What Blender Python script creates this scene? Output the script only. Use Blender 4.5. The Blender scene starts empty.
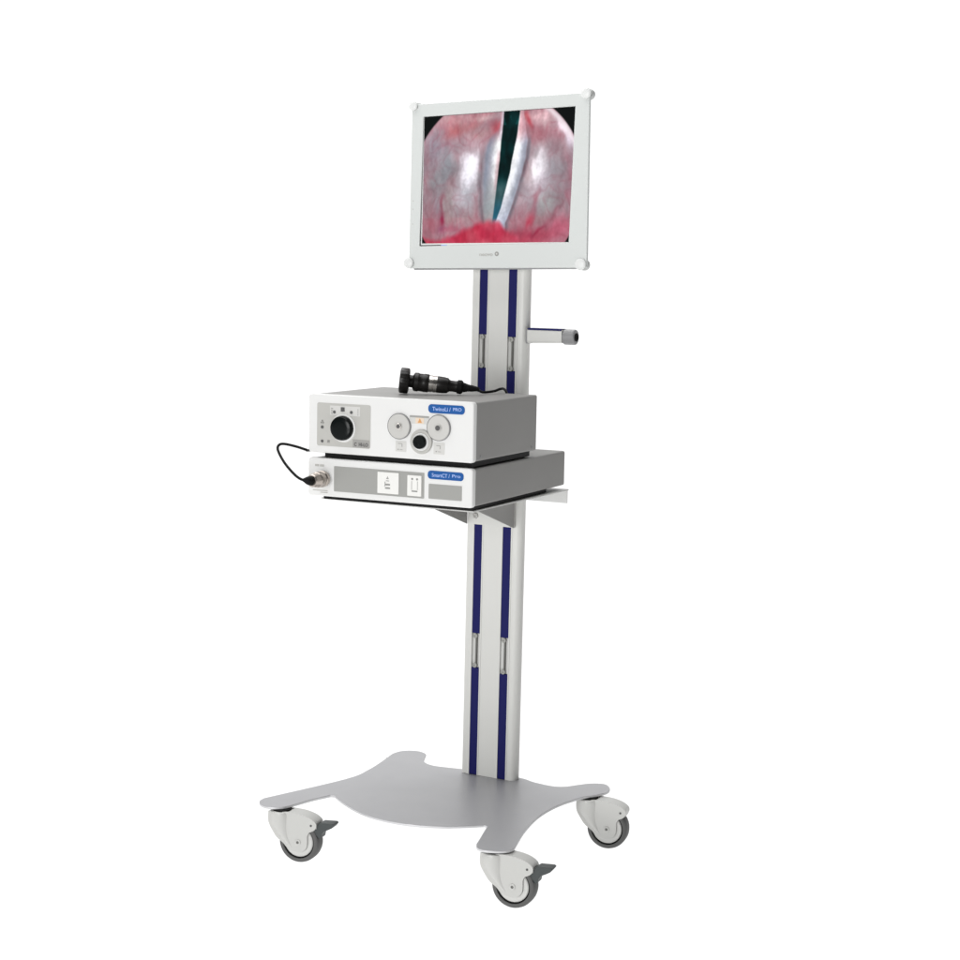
import bpy, bmesh, math, random
from math import sin, cos, pi, radians, sqrt, exp
from mathutils import Vector, Matrix, Euler, noise

random.seed(4)
S = bpy.context.scene
COL = S.collection

# ------------------------------------------------------------------ camera
cam_data = bpy.data.cameras.new("camera")
cam = bpy.data.objects.new("camera", cam_data)
COL.objects.link(cam)
S.camera = cam
YAW, PIT, ROLL = 0.49348, -0.11653, 0.01832
F = Vector((-sin(YAW) * cos(PIT), cos(YAW) * cos(PIT), sin(PIT)))
R0 = Vector((cos(YAW), sin(YAW), 0))
U0 = R0.cross(F)
Rr = R0 * cos(ROLL) + U0 * sin(ROLL)
Ur = -R0 * sin(ROLL) + U0 * cos(ROLL)
m = Matrix((Rr, Ur, -F)).transposed().to_4x4()
m.translation = Vector((1.77092, -3.35426, 1.19496))
cam.matrix_world = m
cam_data.sensor_width = 36
cam_data.lens = 36 * 1815.357 / 960
cam_data.clip_start = 0.05
cam_data.clip_end = 200

# ------------------------------------------------------------------ world: a white studio, dark to the right
W = bpy.data.worlds.new("World")
S.world = W
W.use_nodes = True
nt = W.node_tree
nt.nodes.clear()
wo = nt.nodes.new('ShaderNodeOutputWorld')
bg = nt.nodes.new('ShaderNodeBackground')
tc = nt.nodes.new('ShaderNodeTexCoord')
sx = nt.nodes.new('ShaderNodeSeparateXYZ')
nt.links.new(tc.outputs['Generated'], sx.inputs[0])

def wmap(sock, a, b, c, d):
    n = nt.nodes.new('ShaderNodeMapRange')
    n.interpolation_type = 'SMOOTHSTEP'
    n.inputs[1].default_value = a; n.inputs[2].default_value = b
    n.inputs[3].default_value = c; n.inputs[4].default_value = d
    nt.links.new(sock, n.inputs[0])
    return n.outputs[0]

def wmath(op, a, b):
    n = nt.nodes.new('ShaderNodeMath'); n.operation = op
    for i, v in enumerate((a, b)):
        if isinstance(v, (int, float)): n.inputs[i].default_value = v
        else: nt.links.new(v, n.inputs[i])
    return n.outputs[0]

WORLD_BACK, WORLD_RIGHT, WORLD_FRONT, WORLD_BELOW = 1.12, 0.03, 0.25, 1.24
side = wmap(sx.outputs['X'], 0.22, 0.5, 1.0, WORLD_RIGHT)
front = wmap(sx.outputs['Y'], -0.1, 0.25, WORLD_FRONT, WORLD_BACK)
above = wmath('MULTIPLY', side, front)
below = wmap(sx.outputs['Z'], -0.06, -0.03, 1.0, 0.0)
s1 = wmath('MULTIPLY', below, WORLD_BELOW)  # added glow from below, shining through the floor
s2 = wmath('MULTIPLY', wmath('SUBTRACT', 1.0, below), above)
nt.links.new(wmath('ADD', s1, s2), bg.inputs['Strength'])
bg.inputs['Color'].default_value = (1, 1, 1, 1)
nt.links.new(bg.outputs[0], wo.inputs[0])

# ------------------------------------------------------------------ studio lamps and an added fill
def area(name, loc, target, size, sizey, power, color=(1, 1, 1)):
    d = bpy.data.lights.new(name, 'AREA')
    d.shape = 'RECTANGLE'; d.size = size; d.size_y = sizey
    d.energy = power; d.color = color
    o = bpy.data.objects.new(name, d)
    o.location = loc
    o.rotation_euler = (Vector(target) - Vector(loc)).to_track_quat('-Z', 'Y').to_euler()
    COL.objects.link(o)
    return o
area('softbox_front', (-0.2, -6.9, 1.5), (0, 0, 0.7), 2.0, 2.0, 172)
area('added_low_fill', (0.0, -3.0, 0.30), (0, 0, 0.22), 0.8, 0.5, 9)  # added fill lamp, brightens the lower column
area('softbox_top', (-0.9, 0.0, 4.0), (0, -0.1, 0.5), 4.2, 4.2, 150)

S.view_settings.view_transform = 'Standard'
S.view_settings.look = 'None'
S.view_settings.exposure = 0
S.view_settings.gamma = 1
S.render.engine = 'CYCLES'
S.render.resolution_x = 1024
S.render.resolution_y = 1024

# ------------------------------------------------------------------ materials
def lin(c):
    c = c / 255
    return c / 12.92 if c <= 0.04045 else ((c + 0.055) / 1.055) ** 2.4

def mat(name, col, rough=0.5, metal=0.0, spec=0.5, bump=0.0, bscale=400, var=0.0, vscale=6, coat=0.0, aniso=None):
    mt = bpy.data.materials.new(name)
    mt.use_nodes = True
    n = mt.node_tree; b = n.nodes['Principled BSDF']
    b.inputs['Base Color'].default_value = (*col, 1)
    b.inputs['Roughness'].default_value = rough
    b.inputs['Metallic'].default_value = metal
    b.inputs['Specular IOR Level'].default_value = spec
    b.inputs['Coat Weight'].default_value = coat
    t = n.nodes.new('ShaderNodeTexCoord')
    if var:
        z = n.nodes.new('ShaderNodeTexNoise'); z.inputs['Scale'].default_value = vscale; z.inputs['Detail'].default_value = 5
        n.links.new(t.outputs['Object'], z.inputs['Vector'])
        r = n.nodes.new('ShaderNodeMapRange')
        r.inputs[1].default_value = 0.3; r.inputs[2].default_value = 0.7
        r.inputs[3].default_value = rough - var; r.inputs[4].default_value = rough + var
        n.links.new(z.outputs['Fac'], r.inputs[0])
        n.links.new(r.outputs[0], b.inputs['Roughness'])
        mx = n.nodes.new('ShaderNodeMix'); mx.data_type = 'RGBA'
        mx.inputs[6].default_value = (*[c * (1 - var * 0.35) for c in col], 1)
        mx.inputs[7].default_value = (*[min(1, c * (1 + var * 0.2)) for c in col], 1)
        n.links.new(z.outputs['Fac'], mx.inputs[0])
        n.links.new(mx.outputs[2], b.inputs['Base Color'])
    if bump:
        z = n.nodes.new('ShaderNodeTexNoise'); z.inputs['Scale'].default_value = bscale; z.inputs['Detail'].default_value = 3
        if aniso:
            mp = n.nodes.new('ShaderNodeMapping'); mp.inputs['Scale'].default_value = aniso
            n.links.new(t.outputs['Object'], mp.inputs[0]); n.links.new(mp.outputs[0], z.inputs['Vector'])
        else:
            n.links.new(t.outputs['Object'], z.inputs['Vector'])
        bp = n.nodes.new('ShaderNodeBump'); bp.inputs['Strength'].default_value = bump; bp.inputs['Distance'].default_value = 0.0004
        n.links.new(z.outputs['Fac'], bp.inputs['Height'])
        n.links.new(bp.outputs[0], b.inputs['Normal'])
    return mt

M = dict(
    column=mat('silver_coated_column', (0.635, 0.635, 0.61), 0.42, var=0.06, bump=0.12, bscale=60, aniso=(60, 60, 1.2)),
    groove=mat('groove_metal', (0.62, 0.62, 0.60), 0.5, 0.0),
    rod=mat('dull_rod_metal', (0.13, 0.13, 0.12), 0.5, 0.2),
    screw=mat('dull_screw_metal', (0.33, 0.33, 0.31), 0.45, 0.3),
    blue=mat('blue_plastic_insert', (0.011, 0.012, 0.095), 0.42, spec=0.1, var=0.05, bump=0.1),
    base=mat('grey_powder_coat', (0.355, 0.355, 0.367), 0.37, 0.12, var=0.05, vscale=9, bump=0.25, bscale=1100),
    edge=mat('pale_steel_edge', (0.62, 0.62, 0.63), 0.4, 0.3),
    shelf=mat('shelf_grey_coat', (0.5, 0.5, 0.485), 0.45, var=0.05, bump=0.2, bscale=900),
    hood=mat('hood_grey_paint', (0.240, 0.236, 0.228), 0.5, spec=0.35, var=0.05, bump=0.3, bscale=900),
    panel=mat('white_plastic_panel', (0.705, 0.705, 0.695), 0.42, spec=0.35, var=0.04, bump=0.1, bscale=700),
    label=mat('printed_grey_label', (0.44, 0.435, 0.41), 0.5, var=0.04, vscale=30),
    strip=mat('grey_display_strip', (0.31, 0.31, 0.295), 0.45, spec=0.3),
    paleL=mat('pale_label', (0.57, 0.565, 0.545), 0.5),
    darkL=mat('dark_label', (0.30, 0.295, 0.28), 0.5),
    ink=mat('dark_ink', (0.06, 0.06, 0.06), 0.5),
    softink=mat('grey_ink', (0.22, 0.22, 0.21), 0.5),
    orange=mat('orange_print', (0.62, 0.30, 0.10), 0.5),
    beige=mat('beige_print', (0.70, 0.58, 0.46), 0.5),
    badge=mat('badge_blue', (0.018, 0.095, 0.31), 0.45, spec=0.1),
    badge_text=mat('badge_letter', (0.34, 0.46, 0.80), 0.4),
    black=mat('black_rubber', (0.008, 0.008, 0.008), 0.5, spec=0.08, bump=0.3, bscale=500),
    gloss=mat('glossy_black_knob', (0.003, 0.0045, 0.0045), 0.2, spec=0.12, coat=0.0),
    anod=mat('black_anodised_metal', (0.010, 0.009, 0.0085), 0.36, spec=0.3, bump=0.2, bscale=300),
    steel=mat('brushed_steel', (0.60, 0.58, 0.55), 0.27, 1.0, bump=0.2, bscale=300),
    socket=mat('satin_socket_metal', (0.47, 0.465, 0.445), 0.42, 0.35),
    plug=mat('nickel_plug', (0.46, 0.41, 0.37), 0.3, 0.9, bump=0.2, bscale=400),
    casterw=mat('pale_caster_plastic', (0.53, 0.53, 0.51), 0.38, spec=0.4, var=0.04, bump=0.12, bscale=300),
    hub=mat('hub_plastic', (0.60, 0.60, 0.58), 0.45, spec=0.3),
    tyre=mat('grey_tyre_rubber', (0.088, 0.088, 0.086), 0.6, bump=0.4, bscale=500),
    gap=mat('dark_wheel_gap', (0.008, 0.008, 0.008), 0.6, spec=0.1),
    pedal=mat('pedal_grey_plastic', (0.055, 0.063, 0.063), 0.5, spec=0.3, bump=0.2),
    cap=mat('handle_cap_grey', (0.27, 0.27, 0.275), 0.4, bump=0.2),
    frame=mat('pale_green_white_glass_frame', (0.622, 0.643, 0.630), 0.3, spec=0.3, var=0.03, coat=0.1),
    button=mat('white_corner_button', (0.71, 0.72, 0.71), 0.35),
    lcd=mat('screen_edge_black', (0.012, 0.014, 0.014), 0.3),
    housing=mat('monitor_back_plastic', (0.52, 0.53, 0.52), 0.5, bump=0.2),
)

# ------------------------------------------------------------------ mesh helpers
class MB:
    def __init__(s): s.v = []; s.f = []
    def add(s, vs, fs):
        o = len(s.v); s.v += [tuple(a) for a in vs]; s.f += [tuple(i + o for i in f) for f in fs]; return s
    def box(s, x0, x1, y0, y1, z0, z1):
        return s.add([(x0, y0, z0), (x1, y0, z0), (x1, y1, z0), (x0, y1, z0), (x0, y0, z1), (x1, y0, z1), (x1, y1, z1), (x0, y1, z1)],
                     [(0, 3, 2, 1), (4, 5, 6, 7), (0, 1, 5, 4), (1, 2, 6, 5), (2, 3, 7, 6), (3, 0, 4, 7)])
    def prism(s, poly, a, b, fn):
        """poly of 2-D points, fn(p, q, t) -> xyz, extruded from t=a to t=b"""
        n = len(poly)
        vs = [fn(p[0], p[1], a) for p in poly] + [fn(p[0], p[1], b) for p in poly]
        return s.add(vs, [tuple(range(n))[::-1], tuple(range(n, 2 * n))] + [(i, (i + 1) % n, n + (i + 1) % n, n + i) for i in range(n)])
    def lathe(s, prof, o=(0, 0, 0), d=(0, 0, 1), seg=40, cap=True):
        d = Vector(d).normalized(); a = d.orthogonal().normalized(); b = d.cross(a); o = Vector(o)
        vs = []; n = len(prof)
        for t, r in prof:
            for k in range(seg):
                an = 2 * pi * k / seg
                vs.append(o + d * t + (a * cos(an) + b * sin(an)) * r)
        fs = [(i * seg + k, i * seg + (k + 1) % seg, (i + 1) * seg + (k + 1) % seg, (i + 1) * seg + k) for i in range(n - 1) for k in range(seg)]
        if cap:
            fs.append(tuple(range(seg))[::-1]); fs.append(tuple((n - 1) * seg + k for k in range(seg)))
        return s.add(vs, fs)
    def ring(s, prof, o, d, seg=48):
        """closed profile lathe"""
        s0 = len(s.v)
        s.lathe(prof + [prof[0]], o, d, seg, cap=False)
        return s
    def tube(s, pts, r, seg=12):
        pts = [Vector(p) for p in pts]; n = len(pts); vs = []
        up = None
        for i, p in enumerate(pts):
            t = (pts[min(i + 1, n - 1)] - pts[max(i - 1, 0)]).normalized()
            if up is None: up = t.orthogonal().normalized()
            up = (up - t * up.dot(t)).normalized(); w = t.cross(up)
            rr = r(i / (n - 1)) if callable(r) else r
            for k in range(seg):
                an = 2 * pi * k / seg; vs.append(p + (up * cos(an) + w * sin(an)) * rr)
        fs = [(i * seg + k, i * seg + (k + 1) % seg, (i + 1) * seg + (k + 1) % seg, (i + 1) * seg + k) for i in range(n - 1) for k in range(seg)]
        fs += [tuple(range(seg))[::-1], tuple((n - 1) * seg + k for k in range(seg))]
        return s.add(vs, fs)
    def build(s, name, material, parent=None, bevel=0.0, seg=3, smooth=35, loc=None):
        me = bpy.data.meshes.new(name)
        me.from_pydata(s.v, [], s.f)
        bm = bmesh.new(); bm.from_mesh(me)
        bmesh.ops.remove_doubles(bm, verts=bm.verts, dist=1e-6)
        bmesh.ops.recalc_face_normals(bm, faces=bm.faces)
        for f in bm.faces: f.smooth = True
        for e in bm.edges:
            if len(e.link_faces) == 2 and e.calc_face_angle(0) > radians(smooth): e.smooth = False
        bm.to_mesh(me); bm.free()
        me.materials.append(M[material] if isinstance(material, str) else material)
        o = bpy.data.objects.new(name, me); COL.objects.link(o)
        if parent: o.parent = parent
        if loc: o.location = loc
        if bevel:
            b = o.modifiers.new('bevel', 'BEVEL'); b.width = bevel; b.segments = seg
            b.limit_method = 'ANGLE'; b.angle_limit = radians(35); b.harden_normals = True
        return o

XZ = lambda p, q, t: (p, t, q)      # profile in x-z, extruded along y
XY = lambda p, q, t: (p, q, t)      # profile in x-y, extruded along z
YZ = lambda p, q, t: (t, p, q)      # profile in y-z, extruded along x

def rrect(x0, x1, z0, z1, r, n=6):
    out = []
    for cx, cz, a in ((x1 - r, z1 - r, 0), (x0 + r, z1 - r, 90), (x0 + r, z0 + r, 180), (x1 - r, z0 + r, 270)):
        for k in range(n + 1):
            an = radians(a + 90 * k / n); out.append((cx + r * cos(an), cz + r * sin(an)))
    return out

def spline(pts, n=6, closed=True):
    out = []; N = len(pts)
    rng = range(N) if closed else range(N - 1)
    for i in rng:
        g = lambda j: Vector(pts[j % N]) if closed else Vector(pts[min(max(j, 0), N - 1)])
        a, b, c, d = g(i - 1), g(i), g(i + 1), g(i + 2)
        for k in range(n):
            t = k / n
            out.append(0.5 * ((2 * b) + (c - a) * t + (2 * a - 5 * b + 4 * c - d) * t * t + (3 * b - a - 3 * c + d) * t ** 3))
    if not closed: out.append(Vector(pts[-1]))
    return out

def thing(name, label, cat, loc=(0, 0, 0), rz=0):
    o = bpy.data.objects.new(name, None); COL.objects.link(o)
    o.empty_display_size = 0.05
    o.location = loc; o.rotation_euler = (0, 0, rz)
    o['label'] = label; o['category'] = cat
    return o

def text(name, body, size, material, parent, loc, width=None, bold=0.0, rot=(pi / 2, 0, 0), shear=0.0):
    c = bpy.data.curves.new(name, 'FONT'); c.body = body; c.size = size
    c.align_x = 'CENTER'; c.align_y = 'CENTER'; c.extrude = 0.0002; c.offset = bold; c.shear = shear
    tmp = bpy.data.objects.new(name, c); COL.objects.link(tmp)
    bpy.context.view_layer.update()
    me = bpy.data.meshes.new_from_object(tmp.evaluated_get(bpy.context.evaluated_depsgraph_get()))
    COL.objects.unlink(tmp); bpy.data.objects.remove(tmp)
    me.materials.clear(); me.materials.append(M[material])
    o = bpy.data.objects.new(name, me); COL.objects.link(o)
    o.parent = parent; o.location = loc; o.rotation_euler = rot
    if width:
        xs = [v.co.x for v in me.vertices]; k = width / (max(xs) - min(xs))
        for v in me.vertices: v.co.x *= k
    return o

# ------------------------------------------------------------------ added floor: translucent white, lit from below so no shadows show
fm = bpy.data.materials.new('shadowless_white_floor'); fm.use_nodes = True
n = fm.node_tree; n.nodes.clear()
out = n.nodes.new('ShaderNodeOutputMaterial'); mix = n.nodes.new('ShaderNodeMixShader')
tr = n.nodes.new('ShaderNodeBsdfTranslucent'); df = n.nodes.new('ShaderNodeBsdfDiffuse')
tr.inputs[0].default_value = (0.97, 0.97, 0.97, 1); df.inputs[0].default_value = (0.8, 0.8, 0.8, 1)
mix.inputs[0].default_value = 0.12
n.links.new(tr.outputs[0], mix.inputs[1]); n.links.new(df.outputs[0], mix.inputs[2]); n.links.new(mix.outputs[0], out.inputs[0])
fl = MB()
ring = [(14 * cos(2 * pi * k / 96), 14 * sin(2 * pi * k / 96), 0) for k in range(96)]
fl.add(ring, [tuple(range(96))])
floor = fl.build('floor', fm); floor['kind'] = 'structure'

# ================================================================== the cart
cart = thing('equipment_cart', 'tall silver cart with blue striped column, shelf, side handle and grey base on casters', 'cart', (0, 0, 0))
ZP = 0.1095
# base plate, traced outline at its real height
outline = [(-0.318, -0.378), (-0.252, -0.172), (-0.249, -0.085), (-0.262, 0.002), (-0.272, 0.055), (-0.264, 0.088), (-0.236, 0.103),
           (-0.208, 0.092), (-0.192, 0.060), (-0.176, 0.032), (-0.145, 0.018), (-0.10, 0.024), (-0.03, 0.036), (0.06, 0.034), (0.10, 0.020),
           (0.145, 0.014), (0.170, 0.024), (0.188, 0.050), (0.208, 0.076), (0.236, 0.086), (0.258, 0.062), (0.264, 0.034),
           (0.254, 0.006), (0.238, -0.020), (0.226, -0.058), (0.217, -0.106), (0.216, -0.167), (0.223, -0.227), (0.240, -0.303), (0.261, -0.373),
           (0.268, -0.404), (0.255, -0.424), (0.226, -0.436), (0.206, -0.430), (0.194, -0.410)]
left_edge = spline([(0.194, -0.410), (0.183, -0.375), (0.170, -0.335), (0.160, -0.303)], 4, False)
bulge = spline([(0.152, -0.300), (0.115, -0.331), (0.082, -0.353), (0.023, -0.373), (-0.043, -0.374), (-0.104, -0.355), (-0.165, -0.319), (-0.206, -0.287)], 6, False)
leg_l = spline([(-0.214, -0.290), (-0.230, -0.335), (-0.244, -0.394), (-0.256, -0.414), (-0.280, -0.424), (-0.303, -0.414), (-0.316, -0.396)], 4, False)
pl = list(spline(outline, 5, False)) + left_edge[1:] + bulge + leg_l
MB().prism([(v[0], v[1]) for v in pl], ZP - 0.005, ZP, XY).build('base_plate', 'base', cart, bevel=0.0013, seg=3, smooth=50)
bp_ = bpy.data.objects['base_plate']
bp_.data.materials.append(M['edge'])
for f in bp_.data.polygons:
    if abs(f.normal.z) < 0.5: f.material_index = 1

# column: one extruded profile with two T-slots
XLc, XRc, DC = -0.061, 0.0675, 0.030
b1, b2 = (-0.0415, -0.0226), (0.0268, 0.0462)
def arc(cx, cy, r, a0, a1, n=5): return [(cx + r * cos(radians(a0 + (a1 - a0) * k / n)), cy + r * sin(radians(a0 + (a1 - a0) * k / n))) for k in range(n + 1)]
prof = arc(XLc + 0.006, 0.006, 0.006, 180, 270)
for a, b in (b1, b2):
    prof += [(a - 0.0032, 0), (a - 0.0026, -0.0012), (a - 0.0002, -0.0012), (a, -0.0004), (a, 0.009), (b, 0.009), (b, -0.0004), (b + 0.0002, -0.0012), (b + 0.0026, -0.0012), (b + 0.0032, 0)]
prof += [(0.0535, 0)] + arc(XRc - 0.012, 0.013, 0.013, 272, 360, 9)[1:]
prof += arc(XRc - 0.012, DC - 0.012, 0.013, 0, 90, 7) + arc(XLc + 0.006, DC - 0.006, 0.006, 90, 180)
MB().prism(prof, ZP + 0.0005, 1.36, XY).build('column', 'column', cart, smooth=25)
MB().box(XLc - 0.0005, XRc + 0.0005, -0.002, DC + 0.0005, 1.3605, 1.366).build('column_cap', 'column', cart, bevel=0.002)
# blue inserts, and the open slots with a rod held between two screws
segs_l = [(ZP + 0.001, 0.345), (0.4195, 0.986), (1.056, 1.355)]
segs_r = [(ZP + 0.001, 0.339), (0.4175, 0.982), (1.053, 1.355)]
for (a, b), segs in ((b1, segs_l), (b2, segs_r)):
    for z0, z1 in segs:
        MB().box(a + 0.0002, b - 0.0002, -0.0006, 0.0085, z0, z1).build('blue_insert', 'blue', cart, bevel=0.0008, seg=2)
    for i in (0, 1):
        z0, z1 = segs[i][1], segs[i + 1][0]
        xc = (a + b) / 2
        # channel floor lip and rod
        MB().box(a + 0.0003, b - 0.0003, 0.0035, 0.0085, z0 + 0.0005, z1 - 0.0005).build('channel_liner', 'groove', cart, bevel=0.0003, seg=2)
        rod = MB().tube([(xc + 0.0012, 0.0008, z0 + 0.004), (xc + 0.0012, 0.0008, z1 - 0.004)], 0.0022, 14).build('clamp_rod', 'rod', cart)
        for zz in (z0 + 0.0052, z1 - 0.0052):
            sc = MB().lathe([(0, 0.0056), (0.0030, 0.0056), (0.0040, 0.0048), (0.0040, 0.0024), (0.0026, 0.0022)], (xc - 0.0012, 0.0015, zz), (0, -1, 0), 24)
            sc.build('screw', 'screw', rod)

# the column leans by a third of a degree
for o in list(COL.objects):
    if o.parent == cart and o.name.split('.')[0] in ('column', 'column_cap', 'blue_insert', 'channel_liner', 'clamp_rod'):
        o.rotation_euler = (0, 0.0050, 0); o.location = (-0.0060, 0, 0)

# shelf with rear flange, bracket and gussets
SH = 0.7458
shp = [(-0.158, -0.418), (0.179, -0.419), (0.1765, -0.0035), (-0.168, -0.0035)]
MB().prism(shp, SH - 0.003, SH, XY).build('shelf', 'shelf', cart, bevel=0.001)
MB().box(-0.166, 0.1745, -0.0065, -0.0035, 0.716, SH - 0.0032).build('shelf_flange', 'panel', cart, bevel=0.0008)
MB().box(-0.058, 0.0525, -0.0062, -0.0025, 0.655, 0.7155).build('bracket_plate', 'column', cart, bevel=0.0006)
for x0 in (-0.061, 0.0508):
    g = [(-0.0068, 0.6545), (-0.0068, SH - 0.0034), (-0.27, SH - 0.0034)]
    MB().prism(g, x0, x0 + 0.003, YZ).build('gusset', 'hood', cart, bevel=0.0005, seg=2)
for x, z in ((-0.0385, 0.6735), (0.034, 0.6735)):
    MB().lathe([(0, 0.0068), (0.003, 0.0068), (0.0042, 0.0058), (0.0042, 0.003), (0.0018, 0.003)], (x, -0.0062, z), (0, -1, 0), 6).build('bolt', 'socket', cart, bevel=0.0003, seg=2)

# side handle
HZ, HY = 1.0563, 0.015
hs = MB().prism(rrect(HY - 0.014, HY + 0.014, HZ - 0.0148, HZ + 0.0148, 0.005), 0.0705, 0.1495, YZ).build('handle', 'column', cart)
for v in hs.data.vertices:
    if v.co.x > 0.14 and v.co.z < HZ: v.co.z += 0.0024
MB().prism(rrect(HY - 0.0145, HY + 0.0145, HZ - 0.0160, HZ + 0.0160, 0.004), XRc + 0.0002, 0.0703, YZ).build('handle_mount', 'cap', hs, bevel=0.0006)
MB().box(0.0715, 0.1485, HY - 0.0145, HY + 0.0085, HZ + 0.0126, HZ + 0.0165).build('handle_insert', 'blue', hs, bevel=0.0008)
ec = MB().prism(rrect(HY - 0.0152, HY + 0.0152, HZ - 0.0158, HZ + 0.0160, 0.0150, 10), 0.1497, 0.176, YZ).build('end_cap', 'cap', hs, bevel=0.003, seg=4)
MB().lathe([(0, 0.0086), (0.002, 0.0086), (0.0024, 0.0080), (0.0024, 0.0050), (0.0006, 0.0050)], (0.1758, HY, HZ), (1, 0, 0), 32).build('end_screw', 'gap', hs)

# casters
def make_caster(brake, loc, rz):
    WX, WR = 0.043, 0.0432
    P1 = spline([(-0.0225, 0.1005), (-0.0235, 0.088), (-0.0215, 0.075), (-0.012, 0.059), (-0.003, 0.0475), (0.0105, 0.038), (0.0185, 0.030), (0.0265, 0.0245)], 3, False)
    P2 = [(WX + 0.0205 * cos(radians(a)), 0.0425 + 0.0205 * sin(radians(a))) for a in (246, 260, 275, 290, 305, 320, 335, 350, 5)]
    P3 = spline([(0.0630, 0.0560), (0.0668, 0.0650), (0.0770, 0.0705), (0.0825, 0.0775), (0.0815, 0.0865), (0.0710, 0.0945), (0.056, 0.0995), (0.040, 0.1020), (0.022, 0.1028)], 4, False)
    P = [(p[0], p[1]) for p in P1] + P2 + [(p[0], p[1]) for p in P3]
    fork = MB()
    fork.prism(P, -0.0170, -0.0140, XZ); fork.prism(P, 0.0140, 0.0170, XZ)
    T = [Vector(v) for v in spline([(0.022, 0.1028), (0.040, 0.1020), (0.056, 0.0995), (0.071, 0.0945), (0.0815, 0.0865), (0.0825, 0.0775)], 4, False)]
    inn = [Vector((v[0] - 0.001, v[1] - 0.0045)) for v in T]
    fork.prism([tuple(v) for v in T] + [tuple(v) for v in reversed(inn)], -0.0142, 0.0142, XZ)
    body = fork.build('caster', 'casterw', cart, bevel=0.0027, seg=4, smooth=40)
    # swivel barrel that narrows and runs down into the fork
    sw = MB(); seg = 44; vs = []
    prof = [(0.0300, 0.0285, 0.0050, 0.0172), (0.0350, 0.0255, 0.0080, 0.0178), (0.0440, 0.0175, 0.0125, 0.0188), (0.0540, 0.0105, 0.0165, 0.0200), (0.0640, 0.0055, 0.0205, 0.0212),
            (0.0720, 0.0022, 0.0232, 0.0224), (0.0790, 0.0006, 0.0243, 0.0235), (0.0870, 0.0, 0.0247, 0.0243), (0.0970, 0.0, 0.0247, 0.0245), (0.1000, 0.0, 0.0238, 0.0236), (0.1012, 0.0, 0.0215, 0.0213)]
    for z, cx, rx, ry in prof:
        for k in range(seg):
            an = 2 * pi * k / seg
            vs.append((cx + rx * cos(an), ry * sin(an), z))
    fs = [(i * seg + k, i * seg + (k + 1) % seg, (i + 1) * seg + (k + 1) % seg, (i + 1) * seg + k) for i in range(len(prof) - 1) for k in range(seg)]
    fs += [tuple(range(seg)), tuple((len(prof) - 1) * seg + k for k in range(seg))]
    # the lower barrel only shows as two cheeks outside the wheel: cut the core away
    sw.add(vs, fs)
    swo = sw.build('swivel_barrel', 'casterw', body)
    bm = bmesh.new(); bm.from_mesh(swo.data)
    kill = [f for f in bm.faces if f.calc_center_median().z < 0.066 and abs(f.calc_center_median().y) < 0.0138]
    bmesh.ops.delete(bm, geom=kill, context='FACES'); bm.to_mesh(swo.data); bm.free()
    MB().lathe([(0.1008, 0.0190), (0.1043, 0.0190)], (0, 0, 0), (0, 0, 1), 32).build('swivel_bearing', 'gap', body)
    o = (WX, 0, WR); k = WR / 0.04
    ty = MB(); ty.ring([(-0.0150, 0.0315 * k), (-0.0150, 0.0362 * k), (-0.0132, 0.0386 * k), (-0.0078, 0.0398 * k), (0, WR), (0.0078, 0.0398 * k), (0.0132, 0.0386 * k), (0.0150, 0.0362 * k), (0.0150, 0.0315 * k)], o, (0, 1, 0), 64)
    ty.build('tyre', 'tyre', body)
    MB().lathe([(-0.0105, 0.0316 * k), (0.0105, 0.0316 * k)], o, (0, 1, 0), 64).build('wheel_core', 'gap', body)
    MB().lathe([(-0.0130, 0.0255 * k), (-0.0134, 0.0268 * k), (-0.0120, 0.0286 * k), (0.0120, 0.0286 * k), (0.0134, 0.0268 * k), (0.0130, 0.0255 * k)], o, (0, 1, 0), 64).build('hub', 'hub', body)
    for s in (-1, 1):
        MB().lathe([(0, 0.0062), (0.0010, 0.0062), (0.0018, 0.0050), (0.0018, 0.0030), (0.0006, 0.0028)], (WX, 0.0170 * s, WR), (0, s, 0), 28).build('axle_cap', 'casterw', body)
        MB().lathe([(0, 0.0027), (0.0009, 0.0027), (0.0011, 0.0018)], (WX, 0.0174 * s, WR), (0, s, 0), 20).build('axle_pin', 'rod', body)
        MB().lathe([(0, 0.0023), (0.0006, 0.0023)], (0.0715, 0.0170 * s, 0.0805), (0, s, 0), 20).build('pivot_pin', 'ink', body)
    if brake:
        Q = [(0.0660, 0.0640), (0.0715, 0.0800), (0.0820, 0.0812), (0.0870, 0.0850), (0.0905, 0.0872), (0.1165, 0.0885), (0.1205, 0.0860), (0.1150, 0.0790), (0.1070, 0.0745),
             (0.0975, 0.0700), (0.0925, 0.0640), (0.0908, 0.0555), (0.0870, 0.0530), (0.0820, 0.0590), (0.0740, 0.0640)]
        MB().prism(Q, -0.0125, 0.0125, XZ).build('brake_pedal', 'pedal', body, bevel=0.0018, seg=3)
    body.location = loc; body.rotation_euler = (0, 0, rz)
    return body

wheels = [(-0.2148, -0.394, 1), (0.2757, -0.404, 1), (0.2797, 0.0106, 0), (-0.214, 0.045, 0)]
for i, (wx, wy, br) in enumerate(wheels):
    a = radians((9, 7, 10, 14)[i])
    make_caster(br, (wx - 0.043 * cos(a), wy - 0.043 * sin(a), 0), a)

# ================================================================== the two boxes on the shelf
BA = 0.0348
BR = Vector((cos(BA), sin(BA), 0)); BN = Vector((-sin(BA), cos(BA), 0))
P0 = Vector((0.18633, -0.43609, 0))

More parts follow.
